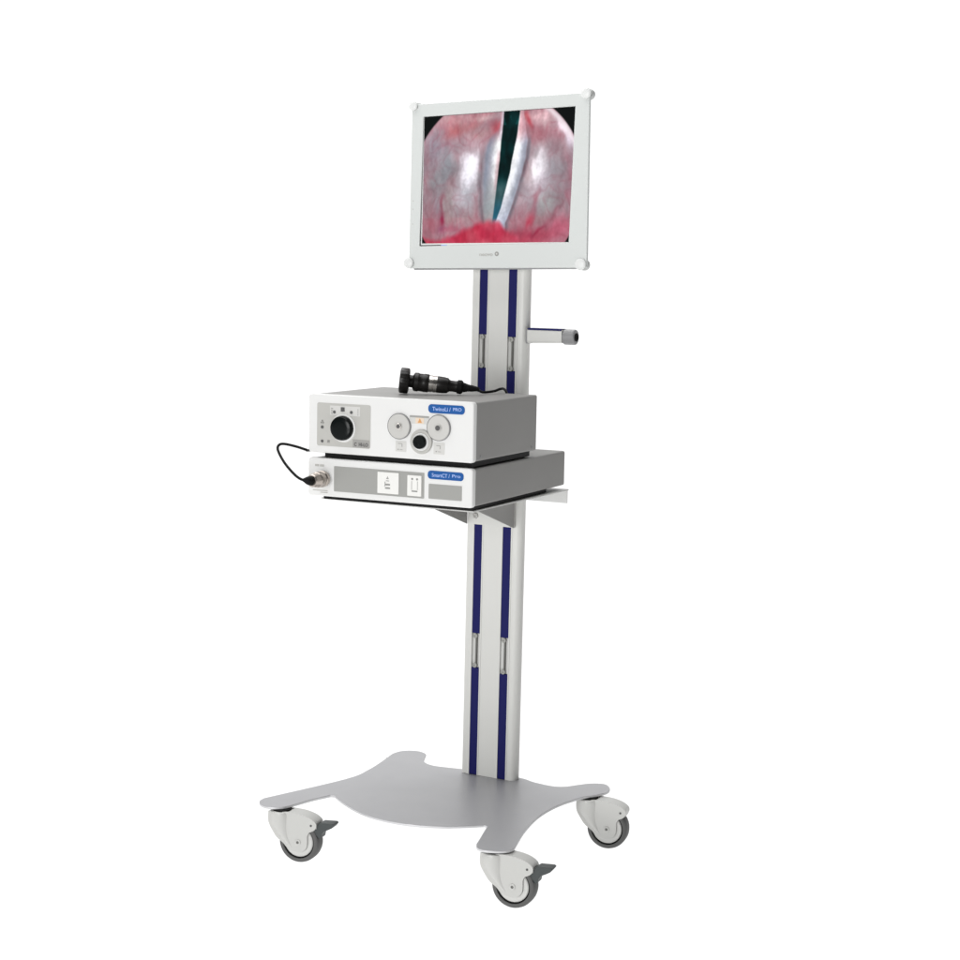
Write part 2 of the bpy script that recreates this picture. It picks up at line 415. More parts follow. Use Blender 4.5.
def mk_box(name, label, cat, Wd, D, z0, z1, znext):
    org = P0 + BR * (-Wd / 2) + BN * (D / 2)
    t = thing(name, label, cat, (org.x, org.y, znext), BA)
    hx, hy = Wd / 2, D / 2
    dz = -znext
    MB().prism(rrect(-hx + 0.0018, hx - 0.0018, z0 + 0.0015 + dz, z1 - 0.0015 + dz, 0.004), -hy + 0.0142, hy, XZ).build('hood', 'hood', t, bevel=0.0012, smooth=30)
    MB().prism(rrect(-hx, hx, z0 + dz, z1 + dz, 0.0065), -hy, -hy + 0.014, XZ).build('front_panel', 'panel', t, bevel=0.0032, seg=5, smooth=30)
    return t, hx, hy, dz

def decal(name, t, x0, x1, z0, z1, y, material, th=0.0006, r=0.001, bevel=0.0):
    return MB().prism(rrect(x0, x1, z0, z1, r, 4), y - th, y + 0.0004, XZ).build(name, material, t, bevel=bevel)

def disc(name, t, x, z, y, prof, material, seg=40):
    return MB().lathe(prof, (x, y, z), (0, -1, 0), seg).build(name, material, t)

def side_screws(t, hx, hy, zs, ys):
    for z in zs:
        for y in ys:
            MB().lathe([(0, 0.0030), (0.0006, 0.0030), (0.0010, 0.0022), (0.0004, 0.0012)], (hx - 0.0018, y, z), (1, 0, 0), 20).build('case_screw', 'cap', t)

# ---- upper unit: light source
WU, DU, ZU0, ZU1 = 0.3552, 0.281, 0.8365, 0.9490
UL, hx, hy, dz = mk_box('light_source_unit', 'taller upper white box with black round knob and two silver sockets', 'medical device', WU, DU, ZU0, ZU1, 0.8263)
fy = -hy
X = lambda u: u + hx            # u is measured from the right edge of the front, as negative numbers
Z = lambda z: z + dz
MB().box(-hx + 0.030, hx - 0.010, -hy + 0.012, hy - 0.012, Z(0.8268), Z(ZU0 + 0.001)).build('gap_shade_fill', 'black', UL, bevel=0.001)  # added black block, stands in for the shade in the gap below
for sx_, sy_ in ((-1, -1), (1, -1), (-1, 1), (1, 1)):
    MB().lathe([(0, 0.009), (0.0016, 0.0098), (0.006, 0.0098)], (sx_ * (hx - 0.045), sy_ * (hy - 0.035), Z(0.8264)), (0, 0, 1), 20).build('foot', 'black', UL)
side_screws(UL, hx, hy, (Z(0.846),), (-hy + 0.035, hy - 0.02))
lab = decal('control_label', UL, X(-0.3355), X(-0.2180), Z(0.8502), Z(0.9328), fy, 'label', r=0.0035)
decal('symbol_field', lab, X(-0.3065), X(-0.2405), Z(0.9105), Z(0.9285), fy - 0.0006, 'paleL', th=0.0003)
decal('model_field', lab, X(-0.2560), X(-0.2195), Z(0.8512), Z(0.8665), fy - 0.0006, 'darkL', th=0.0003)
text('model_marking', 'C  HI-LO', 0.0095, 'ink', lab, (X(-0.2375), fy - 0.0011, Z(0.8570)), width=0.030, bold=0.0002)
MB().lathe([(0, 0.0272), (0.0022, 0.0268), (0.0030, 0.0255)], (X(-0.2764), fy - 0.0006, Z(0.8868)), (0, -1, 0), 64).build('knob_ring', 'panel', UL)
MB().lathe([(0, 0.0236), (0.003, 0.0236), (0.0080, 0.0230), (0.0105, 0.0215), (0.0118, 0.0175), (0.0122, 0.012), (0.0122, 0.003)], (X(-0.2764), fy - 0.0036, Z(0.8868)), (0, -1, 0), 64).build('knob', 'gloss', UL)
for u, z, s in ((-0.2968, 0.9163, 0.0030), (-0.2594, 0.9173, 0.0030), (-0.3235, 0.8861, 0.0030), (-0.3234, 0.8592, 0.0028)):
    disc('indicator_light', UL, X(u), Z(z), fy - 0.0009, [(0, s), (0.0008, s), (0.0012, s * 0.6)], 'ink', 20)
decal('indicator_key', UL, X(-0.2824), X(-0.2744), Z(0.9180), Z(0.9262), fy - 0.0009, 'ink', th=0.0012)
def tri(mb, cx, cz, s, y, th=0.0004, w=0.0007):
    """outlined triangle"""
    o = [(cx, cz + s), (cx - s * 0.95, cz - s * 0.7), (cx + s * 0.95, cz - s * 0.7)]
    c = Vector((cx, cz))
    i = [tuple(c + (Vector(q) - c) * (1 - 2.2 * w / s)) for q in o]
    for k in range(3):
        mb.prism([o[k], o[(k + 1) % 3], i[(k + 1) % 3], i[k]], y - th, y, XZ)
sym = MB(); tri(sym, X(-0.3235), Z(0.8965), 0.0040, fy - 0.0006); sym.build('triangle_symbol', 'softink', lab)
for u in (-0.3035, -0.3010, -0.2450):
    for k in range(4):
        MB().box(X(u) - 0.0008, X(u) + 0.0008, fy - 0.0013, fy - 0.0006, Z(0.9125 + k * 0.0034), Z(0.9139 + k * 0.0034)).build('scale_mark', 'softink', lab)
for k in range(3):
    MB().box(X(-0.3118) + k * 0.0018, X(-0.3108) + k * 0.0018, fy - 0.0013, fy - 0.0006, Z(0.8566 + 0.001 * (k % 2)), Z(0.8618)).build('bar_mark', 'softink', lab)

for u, z, hole in ((-0.1551, 0.8969, 1), (-0.0716, 0.8984, 0)):
    s_ = MB().lathe([(0, 0.0238), (0.0030, 0.0238), (0.0042, 0.0228), (0.0042, 0.0085), (0.0046, 0.0080), (0.0046, 0.0001)], (X(u), fy, Z(z)), (0, -1, 0), 64).build('light_guide_socket', 'socket', UL)
    rr_ = MB(); rr_.ring([(0, 0.0239), (0, 0.0246), (0.0030, 0.0246), (0.0038, 0.0240), (0.0030, 0.0239)], (X(u), fy, Z(z)), (0, -1, 0), 64); rr_.build('socket_rim', 'cap', s_)
    MB().lathe([(0, 0.0064), (0.0012, 0.0064), (0.0018, 0.0056), (0.0018, 0.004)], (X(u), fy - 0.0046, Z(z)), (0, -1, 0), 32).build('socket_collar', 'steel' if hole else 'socket', s_)
    MB().lathe([(0, 0.0050 - 0.0012 * hole), (0.0004, 0.0050 - 0.0012 * hole)], (X(u), fy - 0.0064, Z(z)), (0, -1, 0), 24).build('socket_hole', 'ink', s_)
wl = decal('warning_label', UL, X(-0.1345), X(-0.0925), Z(0.9035), Z(0.9190), fy, 'paleL', th=0.0004)
decal('warning_header', wl, X(-0.1335), X(-0.0935), Z(0.9152), Z(0.9186), fy - 0.0004, 'strip', th=0.0003)
decal('warning_field', wl, X(-0.1210), X(-0.1035), Z(0.9040), Z(0.9150), fy - 0.0004, 'beige', th=0.0003)
tb = MB(); tb.prism([(X(-0.1121), Z(0.9140)), (X(-0.1165), Z(0.9056)), (X(-0.1077), Z(0.9056))], fy - 0.0011, fy - 0.0006, XZ); tb.build('warning_triangle', 'orange', wl)
cs = MB(); cs.ring([(0, 0.0172), (0, 0.0225), (0.0020, 0.0232), (0.0044, 0.0222), (0.0050, 0.0205), (0.0046, 0.0172)], (X(-0.1078), fy, Z(0.8705)), (0, -1, 0), 56)
cso = cs.build('camera_socket', 'label', UL)
MB().lathe([(0, 0.0168), (0.0052, 0.0168), (0.0062, 0.0158)], (X(-0.1074), fy, Z(0.8705)), (0, -1, 0), 48).build('socket_flange', 'panel', cso)
MB().lathe([(0, 0.0128), (0.006, 0.0128), (0.0075, 0.0118), (0.0075, 0.006), (0.0068, 0.005)], (X(-0.1074), fy - 0.0062, Z(0.8705)), (0, -1, 0), 48).build('socket_insert', 'gloss', cso)
for u0, u1, z0, z1 in ((-0.1632, -0.1405, 0.8492, 0.8695), (-0.0825, -0.0595, 0.8490, 0.8710)):
    l = decal('small_label', UL, X(u0), X(u1), Z(z0), Z(z1), fy, 'paleL', th=0.0004, r=0.0008)
    mk = MB(); xm, zm = X((u0 + u1) / 2), Z((z0 + z1) / 2)
    mk.box(xm - 0.007, xm - 0.0045, fy - 0.0009, fy - 0.0004, zm - 0.007, zm - 0.0052)
    mk.box(xm - 0.006, xm + 0.002, fy - 0.0009, fy - 0.0004, zm + 0.0045, zm + 0.0055)
    mk.box(xm + 0.002, xm + 0.003, fy - 0.0009, fy - 0.0004, zm - 0.001, zm + 0.0050)
    mk.box(xm - 0.002, xm + 0.004, fy - 0.0009, fy - 0.0004, zm - 0.0065, zm - 0.0057)
    mk.build('label_marks', 'darkL', l)
def badge(t, fy, x0, x1, zc, h, main, sup):
    b = MB().prism(rrect(x0, x1, zc - h / 2, zc + h / 2, h * 0.42, 8), fy - 0.0010, fy + 0.0004, XZ).build('badge', 'badge', t, bevel=0.0004, seg=2)
    text('badge_lettering', main, h * 0.62, 'badge_text', b, (x0 + (x1 - x0) * 0.37, fy - 0.0013, zc - 0.0005), width=(x1 - x0) * 0.50, bold=0.0001)
    text('badge_lettering', sup, h * 0.50, 'badge_text', b, (x0 + (x1 - x0) * 0.80, fy - 0.0013, zc + 0.0004), width=(x1 - x0) * 0.23, bold=0.0001)
badge(UL, fy, X(-0.0948), X(-0.0188), Z(0.9335), 0.0165, 'TwinoLi /', 'PRO')

# ---- lower unit: camera processor
WL_, DL, ZL0, ZL1 = 0.3552, 0.424, 0.7528, 0.8263
LL, hx, hy, dz = mk_box('camera_control_unit', 'flatter lower white box with long grey front strip, lying on the shelf', 'medical device', WL_, DL, ZL0, ZL1, 0.7458)
fy = -hy
MB().box(-hx + 0.028, hx - 0.010, -hy + 0.012, hy - 0.070, Z(0.7461), Z(ZL0 + 0.001)).build('gap_shade_fill', 'black', LL, bevel=0.001)  # black filler imitating the shaded gap above the shelf
for sx_, sy_ in ((-1, -1), (1, -1), (-1, 1), (1, 1)):
    MB().lathe([(0, 0.009), (0.0016, 0.0098), (0.008, 0.0098)], (sx_ * (hx - 0.045), sy_ * (hy - 0.035), Z(0.7459)), (0, 0, 1), 20).build('foot', 'black', LL)
st = decal('display_strip', LL, X(-0.2968), X(-0.1012), Z(0.7640), Z(0.8125), fy, 'strip', r=0.0015)
k1 = decal('push_key', LL, X(-0.2005), X(-0.1545), Z(0.7680), Z(0.8085), fy - 0.0006, 'paleL', th=0.0016, r=0.001, bevel=0.0004)
k2 = decal('push_key', LL, X(-0.1362), X(-0.1062), Z(0.7675), Z(0.8065), fy - 0.0006, 'paleL', th=0.0016, r=0.001, bevel=0.0004)
M['key'] = mat('key_white', (0.74, 0.735, 0.71), 0.45)
for k in (k1, k2): k.data.materials[0] = M['key']
g = MB(); y0, y1 = fy - 0.0027, fy - 0.0021
xc, zc = X(-0.1785), Z(0.786)
tri(g, xc, zc + 0.0120, 0.0026, y1, w=0.0006)
g.box(xc - 0.0034, xc + 0.0034, y0, y1, zc + 0.0058, zc + 0.0068)
g.box(xc - 0.0058, xc - 0.0046, y0, y1, zc - 0.0045, zc + 0.0045)
g.box(xc - 0.0040, xc + 0.0052, y0, y1, zc - 0.0022, zc + 0.0008)
g.box(xc - 0.0050, xc + 0.0055, y0, y1, zc - 0.0088, zc - 0.0060)
g.build('key_symbol', 'softink', k1)
g = MB(); xc, zc = X(-0.1205), Z(0.788)
for a in (-0.0052, 0.0052): g.lathe([(0, 0.0020), (0.0006, 0.0020)], (xc + a, y1, zc + 0.0115), (0, -1, 0), 16)
g.box(xc - 0.0066, xc - 0.0058, y0, y1, zc - 0.009, zc + 0.0075)
g.box(xc + 0.0058, xc + 0.0064, y0, y1, zc - 0.009, zc + 0.0075)
g.box(xc - 0.0062, xc + 0.0062, y0, y1, zc - 0.0125, zc - 0.0102)
g.build('key_symbol', 'softink', k2)
decal('name_plate', LL, X(-0.0915), X(-0.0222), Z(0.7650), Z(0.7928), fy, 'strip', r=0.0012)
badge(LL, fy, X(-0.0938), X(-0.0188), Z(0.8100), 0.0158, 'SmartCT /', 'Pro')
tm = MB()
for a, b in ((-0.3395, -0.3305), (-0.3285, -0.3195)): tm.box(X(a), X(b), fy - 0.0005, fy + 0.0003, Z(0.8098), Z(0.8140))
tm.build('port_marking', 'label', LL)
tm = MB(); tm.box(X(-0.3440), X(-0.3110), fy - 0.0005, fy + 0.0003, Z(0.7628), Z(0.7648)); tm.box(X(-0.3270), X(-0.3110), fy - 0.0005, fy + 0.0003, Z(0.7592), Z(0.7610))
tm.build('port_marking', 'label', LL)
PX, PZ = X(-0.3185), 0.7870
MB().lathe([(0, 0.0160), (0.0018, 0.0160), (0.0030, 0.0155), (0.0030, 0.010)], (PX, fy, Z(PZ)), (0, -1, 0), 48).build('camera_port', 'panel', LL)

# ================================================================== camera head with its cable and plug
HA = radians(28.5)
ax = Vector((cos(HA), sin(HA), 0))
kb = Vector((-0.0315, -0.316, ZU1)); fb = Vector((0.0675, -0.261, ZU1))
rk, rf = 0.0246, 0.0133
start = kb + Vector((0, 0, rk)); end = fb + Vector((0, 0, rf))
axis = (end - start).normalized()
org = start - axis * 0.012
CH = thing('endoscope_camera', 'black camera head lying on the upper box, its cable looping round to a metal plug', 'camera', (kb.x, kb.y, ZU1))
off = Vector((kb.x, kb.y, ZU1))
px = 1 / 492.0; AXS = 0.94
def hp(name, prof, material, parent=CH, seg=48):
    return MB().lathe([(s * px * AXS, r * px) for s, r in prof], org - off, axis, seg).build(name, material, parent)
gk = MB()
# knurled focusing disc
segk = 72; pr = [(0, 9.5), (0.6, 11.6), (1.6, 12.3), (8.6, 12.3), (9.6, 11.7), (10.2, 9.5)]
a_ = axis.orthogonal().normalized(); b_ = axis.cross(a_)
vs = []
for s, r in pr:
    for k in range(segk):
        an = 2 * pi * k / segk; rr = r * px * (1 - (0.022 if (k // 2) % 2 and r > 11.6 else 0))
        vs.append(org - off + axis * s * px * AXS + (a_ * cos(an) + b_ * sin(an)) * rr)
fs = [(i * segk + k, i * segk + (k + 1) % segk, (i + 1) * segk + (k + 1) % segk, (i + 1) * segk + k) for i in range(len(pr) - 1) for k in range(segk)]
fs += [tuple(range(segk))[::-1], tuple((len(pr) - 1) * segk + k for k in range(segk))]
gk.add(vs, fs); gk.build('coupler_disc', 'anod', CH)
hp('coupler_neck', [(10.2, 6), (13.4, 6), (14.2, 7.4)], 'anod')
hp('focus_ring', [(14.2, 7.6), (15.2, 8.9), (19, 9.1), (20, 8.5), (24.5, 8.6), (25.3, 8.9), (29.5, 8.7), (30.2, 8.2)], 'anod')
hp('metal_ring', [(30.2, 8.1), (33.4, 8.15), (33.7, 7.7), (34.4, 7.7), (34.7, 8.1), (38.3, 7.9)], 'steel')
hp('camera_body', [(38.3, 7.8), (39, 8.1), (45, 7.9), (49.4, 7.3), (50.4, 6.2), (52, 5.4), (56.5, 5.3), (58.8, 5.6)], 'anod')
hp('strain_collar', [(58.8, 5.4), (59.5, 6.6), (63.2, 6.8), (64.4, 6.0), (65.5, 4.6), (68, 4.3), (68.4, 3.8), (69.6, 4.0), (70, 3.4), (71.2, 3.6), (71.6, 3.2), (73, 3.3), (82, 1.9)], 'black')
tail = org + axis * 80 * px * AXS
r_c = 0.0026
def fr_world(u, out, z): return P0 + BR * u - BN * out + Vector((0, 0, z))
plug_o = fr_world(-0.3185, 0.0, PZ)
plug_end = fr_world(-0.3185, 0.0480, PZ)
lx = -0.372
cpts = [tail, (0.0885, -0.222, ZU1 + 0.0032), (0.097, -0.192, ZU1 + 0.0040), (0.1010, -0.172, ZU1 + 0.0075), (0.1005, -0.156, ZU1 + 0.0068), (0.098, -0.139, ZU1 - 0.002), (0.096, -0.132, 0.925), (0.092, -0.127, 0.88), (0.085, -0.122, 0.842), (0.06, -0.118, 0.831),
        (0.0, -0.112, 0.8300), (-0.08, -0.112, 0.8300), (-0.145, -0.118, 0.830), fr_world(lx + 0.005, -0.28, 0.832), fr_world(lx, -0.23, 0.833), fr_world(lx, -0.12, 0.834), fr_world(lx + 0.001, -0.03, 0.836),
        (-0.1760, -0.446, 0.8400), (-0.1922, -0.454, 0.8454), (-0.2125, -0.464, 0.8500), (-0.2200, -0.472, 0.8485), (-0.2178, -0.480, 0.8405), (-0.2015, -0.490, 0.8251), (-0.1830, -0.498, 0.8112), (-0.1590, -0.505, 0.7962), (-0.1420, -0.507, 0.7895), plug_end - BN * 0.002]
cpts = spline([Vector(p) for p in cpts], 8, False)
MB().tube([p - off for p in cpts], r_c, 12).build('cable', 'black', CH)
bd = (Vector((-0.1420, -0.507, 0.7895)) - plug_end).normalized()
MB().lathe([(-0.003, 0.0086), (0.000, 0.0090), (0.004, 0.0088), (0.007, 0.0080), (0.0100, 0.0066), (0.0130, 0.0046), (0.016, 0.0029)], plug_end - off, bd, 32).build('plug_boot', 'black', CH)
pm = MB().lathe([(0.0030, 0.0138), (0.005, 0.0158), (0.0125, 0.0162), (0.014, 0.0148), (0.0155, 0.0148), (0.017, 0.0156), (0.030, 0.0150), (0.032, 0.0134), (0.0440, 0.0124), (0.0465, 0.0106)], plug_o - off, -BN, 40).build('plug', 'plug', CH)

# ================================================================== monitor
MN = thing('monitor', 'flat pale framed monitor showing a pink endoscope picture, mounted atop the column', 'monitor')
MH, MW = 0.34335, 0.40133
Mm = Matrix.Translation((0.00793, -0.03308, 1.36668)) @ Matrix.Rotation(0.03514, 4, 'Z') @ Matrix.Rotation(-0.05899, 4, 'X') @ Matrix.Rotation(-0.02185, 4, 'Y')
MN.matrix_world = Mm @ Matrix.Translation((0, 0, -MH / 2))
MO = MH / 2
wx, wz = MW / 2, MH / 2
# frame as a ring plate round the screen opening
ox0, ox1, oz0, oz1 = -0.1715, 0.1705, -0.1255, 0.1462
# corners of the picture area
fr_o = [(-0.1975, -0.1725), (0.2070, -0.1735), (0.2035, 0.1745), (-0.1978, 0.1680)]
pic = [(-0.1690, -0.1205), (0.1655, -0.1222), (0.1722, 0.1480), (-0.1694, 0.1412)]
inn = [(-0.1735, -0.1262), (0.1662, -0.1228), (0.1730, 0.1487), (-0.1704, 0.1419)]
fb_ = MB()
vs = []
for y in (0.0, 0.0085):
    vs += [(p[0], y, p[1] + MO) for p in fr_o]
    vs += [(p[0], y, p[1] + MO) for p in inn]
fsx = []
for k in range(4):
    j = (k + 1) % 4
    fsx += [(k, j, 4 + j, 4 + k), (8 + k, 12 + k, 12 + j, 8 + j), (k, 8 + k, 8 + j, j), (4 + k, 4 + j, 12 + j, 12 + k)]
fb_.add(vs, fsx)
fb_.build('frame', 'frame', MN, bevel=0.0014, seg=3)
MB().box(-0.186, 0.196, 0.0016, 0.0086, -0.0038, -0.0008).build('underside_shade_strip', 'cap', MN, bevel=0.0006)  # added dark strip imitating the shaded underside of the frame
MB().prism(rrect(-0.187, 0.194, -0.160 + MO, 0.160 + MO, 0.006), 0.0088, 0.0290, XZ).build('rear_housing', 'housing', MN, bevel=0.004)
MB().box(-0.045, 0.045, 0.0292, 0.0330, MO - 0.06, MO - 0.008).build('mounting_plate', 'cap', MN, bevel=0.001)
MB().prism([(p[0], p[1] + MO) for p in inn], 0.0040, 0.0070, XZ).build('screen_surround', 'lcd', MN)
# thin lighter edges left and below the picture
e_ = MB()
e_.prism([(-0.1716, -0.1238 + MO), (-0.1692, -0.1238 + MO), (-0.1700, 0.141 + MO), (-0.1706, 0.141 + MO)], 0.0030, 0.0041, XZ)
e_.prism([(-0.1716, -0.1238 + MO), (0.1656, -0.1226 + MO), (0.1656, -0.1214 + MO), (-0.1700, -0.1206 + MO)], 0.0028, 0.0041, XZ)
e_.build('picture_edge', 'button', MN)
e_ = MB(); e_.prism([(-0.1100, -0.1262 + MO), (0.1658, -0.1234 + MO), (0.1658, -0.1222 + MO), (-0.1100, -0.1234 + MO)], 0.0029, 0.0041, XZ)
e_.build('frame_lip', 'frame', MN)
e_ = MB(); e_.prism([(-0.1240, -0.1258 + MO), (-0.1100, -0.1258 + MO), (-0.1100, -0.1236 + MO), (-0.1240, -0.1236 + MO)], 0.0029, 0.0041, XZ)
e_.build('menu_bar_end', 'badge_text', MN)

# ---- the picture: an endoscopic view, painted as vertex colours on the screen panel
def sm(a, b, x):
    t = min(1, max(0, (x - a) / (b - a))); return t * t * (3 - 2 * t)
def uv(x, y):   # from measured points on the screen
    tt = (x - 144) / 650.0
    top = 205 - 48 * (x - 148) / 662.0
    return ((x - 144 + (y - 180) * 0.0) / (650.0 - 0.03 * (y - 180)), (y - top) / (753 - top))
def poly_x(pts, v):
    if v <= pts[0][1]: return pts[0][0]
    for (u0, v0), (u1, v1) in zip(pts, pts[1:]):
        if v <= v1: return u0 + (u1 - u0) * (v - v0) / max(1e-6, v1 - v0)
    return pts[-1][0]
def P(*a): return [uv(x, y) for x, y in a]
gl = P((494, 185), (488, 260), (482, 330), (476, 420), (468, 500), (460, 580), (452, 655))       # glottis left edge
gr = P((562, 180), (553, 260), (548, 300), (536, 360), (522, 450), (504, 530), (487, 600), (466, 660))
cl = P((478, 205), (462, 260), (430, 295), (411, 330), (402, 400), (396, 500), (402, 600), (412, 660))   # left cord outer edge
cr = P((578, 180), (588, 240), (600, 300), (594, 380), (574, 460), (555, 530), (535, 600), (510, 665))    # right cord outer edge
blobs = [  # x, y, sx, sy, angle, colour, weight  (in measured picture coordinates)
    (200, 300, 60, 60, 0, (196, 178, 190), .8), (190, 350, 32, 60, 10, (166, 164, 178), .8), (300, 215, 90, 26, -8, (226, 178, 182), .9),
    (290, 262, 60, 24, -28, (206, 118, 122), .8), (345, 245, 50, 18, -30, (208, 112, 116), .7), (455, 240, 22, 32, -10, (204, 74, 86), .9), (408, 208, 42, 13, -8, (238, 206, 208), .8), (385, 275, 36, 20, -20, (206, 146, 146), .7),
    (245, 430, 22, 60, 22, (158, 166, 174), .85), (190, 500, 30, 50, 10, (156, 164, 168), .8), (262, 590, 24, 60, 0, (172, 160, 154), .75), (212, 590, 14, 36, 0, (172, 158, 172), .6),
    (160, 430, 12, 90, 0, (194, 128, 140), .7), (175, 610, 18, 80, 0, (186, 128, 140), .7),
    (285, 405, 12, 60, 14, (188, 134, 140), .7), (268, 480, 12, 40, 0, (170, 124, 128), .6),
    (345, 460, 52, 105, 0, (204, 190, 200), .9), (350, 445, 34, 90, 4, (248, 244, 252), 1.0), (345, 560, 30, 60, 2, (208, 204, 214), .8), (358, 410, 16, 34, 0, (250, 248, 255), .8), (345, 560, 26, 44, 6, (190, 190, 198), .7),
    (376, 600, 14, 60, 0, (206, 150, 160), .6), (330, 640, 40, 30, 0, (186, 146, 152), .7), (360, 330, 30, 26, -10, (212, 172, 182), .8),
    (231, 585, 9, 40, 2, (176, 84, 104), .9), (229, 650, 11, 26, 0, (166, 48, 84), .9), (232, 696, 18, 16, 0, (140, 84, 118), .8), (180, 665, 26, 30, 0, (186, 118, 132), .7), (280, 700, 60, 14, 0, (186, 108, 128), .7),
    (640, 200, 60, 20, -8, (238, 196, 202), .85), (604, 225, 9, 42, -14, (198, 84, 96), .9), (590, 190, 10, 14, 0, (206, 110, 114), .6), (640, 285, 55, 26, 12, (212, 150, 158), .8), (690, 290, 46, 30, 10, (196, 114, 126), .85), (715, 350, 30, 30, 20, (198, 130, 142), .7), (665, 225, 22, 18, 0, (240, 208, 212), .7),
    (752, 260, 17, 62, -27, (246, 232, 242), .95), (785, 330, 13, 40, -14, (214, 206, 222), .85), (745, 330, 14, 46, -16, (206, 158, 168), .6),
    (700, 450, 56, 100, 6, (182, 168, 176), .95), (735, 500, 26, 60, 0, (166, 152, 160), .75), (640, 450, 34, 84, 10, (222, 206, 218), .9), (638, 435, 25, 74, 9, (255, 251, 255), 1.0), (655, 500, 22, 46, 20, (206, 186, 200), .6),
    (596, 470, 14, 60, 14, (226, 190, 196), .85), (590, 560, 28, 50, 16, (206, 172, 182), .8), (560, 640, 30, 30, 10, (176, 140, 150), .75),
    (778, 450, 14, 70, 0, (198, 118, 136), .85), (770, 540, 18, 30, 0, (190, 96, 118), .7),
    (683, 590, 30, 40, 22, (172, 180, 178), .9), (735, 560, 18, 46, 18, (170, 142, 150), .8), (715, 620, 9, 50, 40, (160, 112, 124), .75), (640, 640, 36, 30, 0, (178, 142, 148), .7),
    (630, 590, 10, 55, 12, (198, 110, 128), .8), (612, 660, 10, 34, 24, (206, 76, 100), .8),
    (735, 690, 60, 50, -20, (206, 118, 140), .95), (660, 715, 60, 30, 0, (196, 92, 114), .9), (580, 720, 60, 26, 0, (184, 80, 102), .9), (640, 700, 8, 40, 45, (168, 56, 84), .7),
]
def blend(c, d, w): return [a + (b - a) * w for a, b in zip(c, d)]
def paint(u, v):
    # picture coordinates of this point
    y_bot = 753
    x = 144 + u * 648
    for _ in range(2):
        top = 205 - 48 * (x - 148) / 662.0
        y = top + v * (y_bot - top)
        x = 144 + u * (650.0 - 0.03 * (y - 180))
    n1 = noise.noise(Vector((u * 7, v * 5, 1.3))); n2 = noise.noise(Vector((u * 16, v * 8, 4.1))); n3 = noise.noise(Vector((u * 40, v * 16, 7.7))); n4 = noise.noise(Vector((u * 80, v * 50, 2.7)))
    xw, yw = x + n2 * 13 + n3 * 5, y + n1 * 14 + n3 * 8
    c = [186, 146, 156]
    for bx, by, sx_, sy_, an, col, w in blobs:
        dx, dy = xw - bx, yw - by; a = radians(an)
        # positive angle leans the top of the patch to the right
        p = dx * cos(a) + dy * sin(a); q = -dx * sin(a) + dy * cos(a)
        if abs(an) <= 0: p, q = dx, dy
        e = (p / sx_) ** 2 + (q / sy_) ** 2
        if e < 9: c = blend(c, col, w * exp(-e * (0.52 if min(col) > 140 else 0.8)))
    L = [(-1)]
    ul, ur, ol, orr = poly_x(gl, v), poly_x(gr, v), poly_x(cl, v), poly_x(cr, v)
    ol += n2 * 0.003 + n3 * 0.002; orr += n2 * 0.003 + n3 * 0.002; ul += n3 * 0.002; ur += n3 * 0.002
    vv = v + n3 * 0.01
    low = 0.855
    # dark crease outside of the cords
    if v > 0.16:
        c = blend(c, (128, 112, 122), 0.7 * exp(-((u - ol) / 0.016) ** 2) * sm(0.2, 0.42, v) * (1 - sm(0.84, 0.9, v)))
    c = blend(c, (128, 122, 134), 0.8 * exp(-((u - orr - 0.004) / 0.014) ** 2) * sm(0.12, 0.25, v))
    if ol < u < ul + 0.004 and v > 0.12:
        t = (u - ol) / max(0.01, ul - ol)
        cc = blend((150, 158, 178), (232, 230, 230), sm(0.2, 0.85, t))
        cc = blend(cc, (236, 196, 200), sm(0.72, 0.95, t) * sm(0.25, 0.35, v) * (1 - sm(0.55, 0.65, v)))
        cc = blend(cc, (166, 176, 178), sm(0.45, 0.75, v) * 0.85)
        cc = blend(cc, (186, 168, 172), sm(0.72, 0.85, v) * 0.7)
        c = blend(c, cc, sm(0.12, 0.30, v + t * 0.05) * sm(0, 0.3, t + 0.02))
    if ur - 0.004 < u < orr:
        t = (u - ur) / max(0.01, orr - ur)
        cc = blend((248, 250, 252), (176, 186, 206), sm(0.15, 0.9, t))
        cc = blend(cc, (196, 204, 222), sm(0.55, 0.8, v) * 0.75)
        cc = blend(cc, (228, 170, 178), (1 - sm(0.12, 0.28, v)) * 0.8)
        cc = blend(cc, (236, 228, 230), (1 - sm(0, 0.25, t)) * (1 - sm(0.1, 0.25, v)) * 0.8)
        c = blend(c, cc, (1 - sm(0.86, 1.0, t)) * 0.95)
    if u < ul and v < 0.22:
        c = blend(c, (222, 214, 226), exp(-((u - ul + 0.008) / 0.010) ** 2) * 0.8)
    # mottling and fine veins
    if not (ul < u < ur):
        lum = sum(c) / 3
        vn = abs(noise.noise(Vector((u * 13 + n2 * 0.8, v * 8 + n1, 21.0)))); vf = abs(noise.noise(Vector((u * 26 + n1, v * 14 + n2, 33.0))))
        k = exp(-(vn / 0.16) ** 2) * 0.20 + exp(-(vf / 0.12) ** 2) * 0.09
        if ol < u < orr: k *= 0.25
        c = blend(c, (172, 84, 102), k * (1.0 - 0.9 * sm(185, 215, lum)))
        gy = max(0, noise.noise(Vector((u * 9, v * 6, 51.0))))
        if not (ol < u < orr) and v < 0.8: c = blend(c, (152, 160, 168), gy * 0.6 * (1 - 0.8 * sm(190, 220, lum)))
    # glottis
    g = sm(-0.004, 0.004, u - ul) * sm(-0.004, 0.004, ur - u)
    dk = [7, 42, 43]
    dk = blend(dk, (30, 92, 92), 0.6 * max(0, n2) + (0.5 if 0.02 < v < 0.10 and n3 > 0.1 else 0))
    dk = blend(dk, (86, 116, 120), sm(0.46, 0.60, v) * 0.8 + 0.1 * n3)
    dk = blend(dk, (48, 112, 138), sm(0.62, 0.78, v) * 0.75)
    c = blend(c, dk, g * (1 - sm(0.80, 0.86, v)))
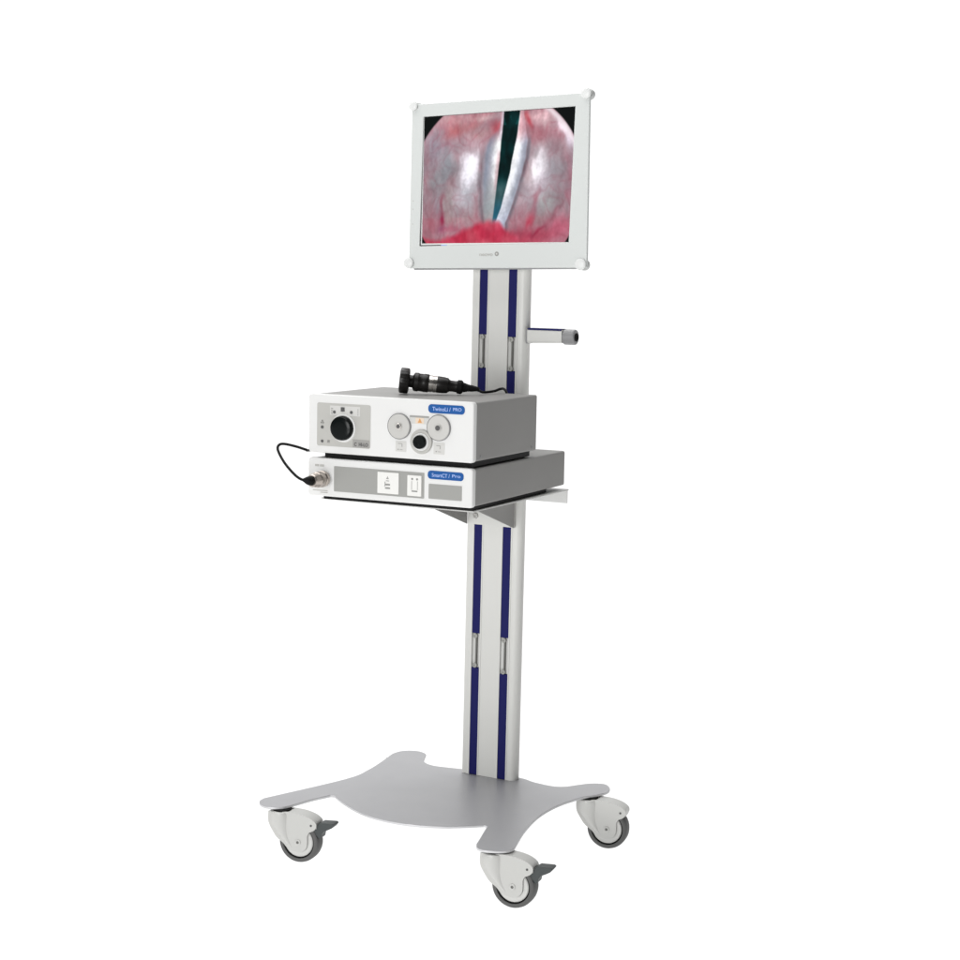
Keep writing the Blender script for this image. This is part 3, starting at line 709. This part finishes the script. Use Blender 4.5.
    # red mound at the bottom
    mt_ = poly_x([(y, x) for x, y in P((140, 725), (200, 740), (270, 728), (330, 696), (380, 668), (430, 655), (480, 662), (510, 690), (560, 725), (640, 745), (800, 760))], u)
    if True:
        k = 0.92 * sm(-0.03, 0.035, v + n2 * 0.02 + n3 * 0.008 - mt_)
        n5 = noise.noise(Vector((u * 11, v * 11, 9.3))); red = blend((202, 58, 84), (222, 100, 118), min(1, max(0, 0.4 + 1.3 * n5 + 0.25 * n3)))
        red = blend(red, (180, 46, 76), max(0, n1) * 0.9)
        k *= 1 - 0.5 * sm(0.55, 0.78, u)
        c = blend(c, red, k)
    f = 1 + 0.06 * n3 + 0.04 * n4 + 0.06 * n2 + 0.05 * n1
    c = [min(255, max(0, q * f)) for q in c]
    lum = sum(c) / 3
    cool = 0.30 * sm(0.16, 0.32, v) * (1 - sm(0.72, 0.84, v)) * (0 if ul < u < ur else 1)
    c = blend(c, (lum * 0.99, lum, lum * 1.035), cool)
    dim = 1 - 0.13 * (1 - sm(195, 235, lum))
    c = [min(255, max(0, (q - 120) * 1.16 + 120) * dim) for q in c]
    # round image mask
    px_ = -0.1692 + u * 0.3382; pz_ = 0.1446 - v * 0.266
    d = sqrt(px_ ** 2 + (pz_ + 0.009) ** 2) - (0.1955 + (0.003 if u < 0.5 and v < 0.5 else 0))
    c = blend(c, (248, 236, 242), (0.75 if u > 0.5 else 0.12) * exp(-((d + 0.006) / 0.005) ** 2) * (1 if (v < 0.35) else 0.0))
    c = blend(c, (8, 12, 12), sm(-0.0018, 0.0018, d))
    return c
NU, NV = 264, 212
vs = []; fs = []; cols = []
BLc, BRc, TRc, TLc = [Vector(p) for p in pic]
for j in range(NV + 1):
    v = j / NV
    for i in range(NU + 1):
        u = i / NU
        q = (TLc * (1 - u) + TRc * u) * (1 - v) + (BLc * (1 - u) + BRc * u) * v
        vs.append((q.x, 0.0030, q.y + MO)); cols.append(paint(u, v))
n0 = NU + 1
fs = [(j * n0 + i, (j + 1) * n0 + i, (j + 1) * n0 + i + 1, j * n0 + i + 1) for j in range(NV) for i in range(NU)]
me = bpy.data.meshes.new('screen_picture'); me.from_pydata(vs, [], fs)
at = me.color_attributes.new('picture', 'FLOAT_COLOR', 'POINT')
for i, c in enumerate(cols): at.data[i].color = (lin(c[0]), lin(c[1]), lin(c[2]), 1)
sm_ = bpy.data.materials.new('lit_screen'); sm_.use_nodes = True
n = sm_.node_tree; b = n.nodes['Principled BSDF']
b.inputs['Base Color'].default_value = (0.004, 0.004, 0.004, 1); b.inputs['Roughness'].default_value = 0.5; b.inputs['Specular IOR Level'].default_value = 0.0
va = n.nodes.new('ShaderNodeVertexColor'); va.layer_name = 'picture'
n.links.new(va.outputs[0], b.inputs['Emission Color']); b.inputs['Emission Strength'].default_value = 1.0
me.materials.append(sm_)
so = bpy.data.objects.new('screen_picture', me); COL.objects.link(so); so.parent = MN

# corner buttons, logo, side keys
for x, z, r in ((-0.1936, 0.1647, .0100), (0.1968, 0.1730, .0112), (-0.1965, -0.1612, .0112), (0.1950, -0.1665, .0120)):
    c_ = MB().lathe([(0, r * 0.93), (0.002, r), (0.0040, r * 0.96), (0.0054, r * 0.78), (0.0060, r * 0.45), (0.0061, 0.0005)], (x, -0.0006, z + MO), (0, -1, 0), 40).build('corner_button', 'button', MN)
    MB().lathe([(0.0088, r * 0.75), (0.012, r * 0.95), (0.020, r * 0.95), (0.022, r * 0.75)], (x, 0, z + MO), (0, 1, 0), 32).build('rear_bumper', 'housing', MN)
text('logo_lettering', 'neovo', 0.0105, 'label', MN, (-0.0175, -0.0004, -0.1447 + MO), width=0.030)
lg = MB().lathe([(0, 0.0046), (0.0004, 0.0046)], (0.0068, 0, -0.1438 + MO), (0, -1, 0), 32).build('logo_emblem', 'strip', MN)
MB().lathe([(0, 0.0017), (0.0003, 0.0017)], (0.0068, -0.0004, -0.1438 + MO), (0, -1, 0), 20).build('emblem_dot', 'paleL', lg)
for z in (-0.032, -0.049, -0.080):
    MB().lathe([(0, 0.0011), (0.0003, 0.0011)], (-0.1905, 0, z + MO), (0, -1, 0), 16).build('touch_key_mark', 'label', MN)
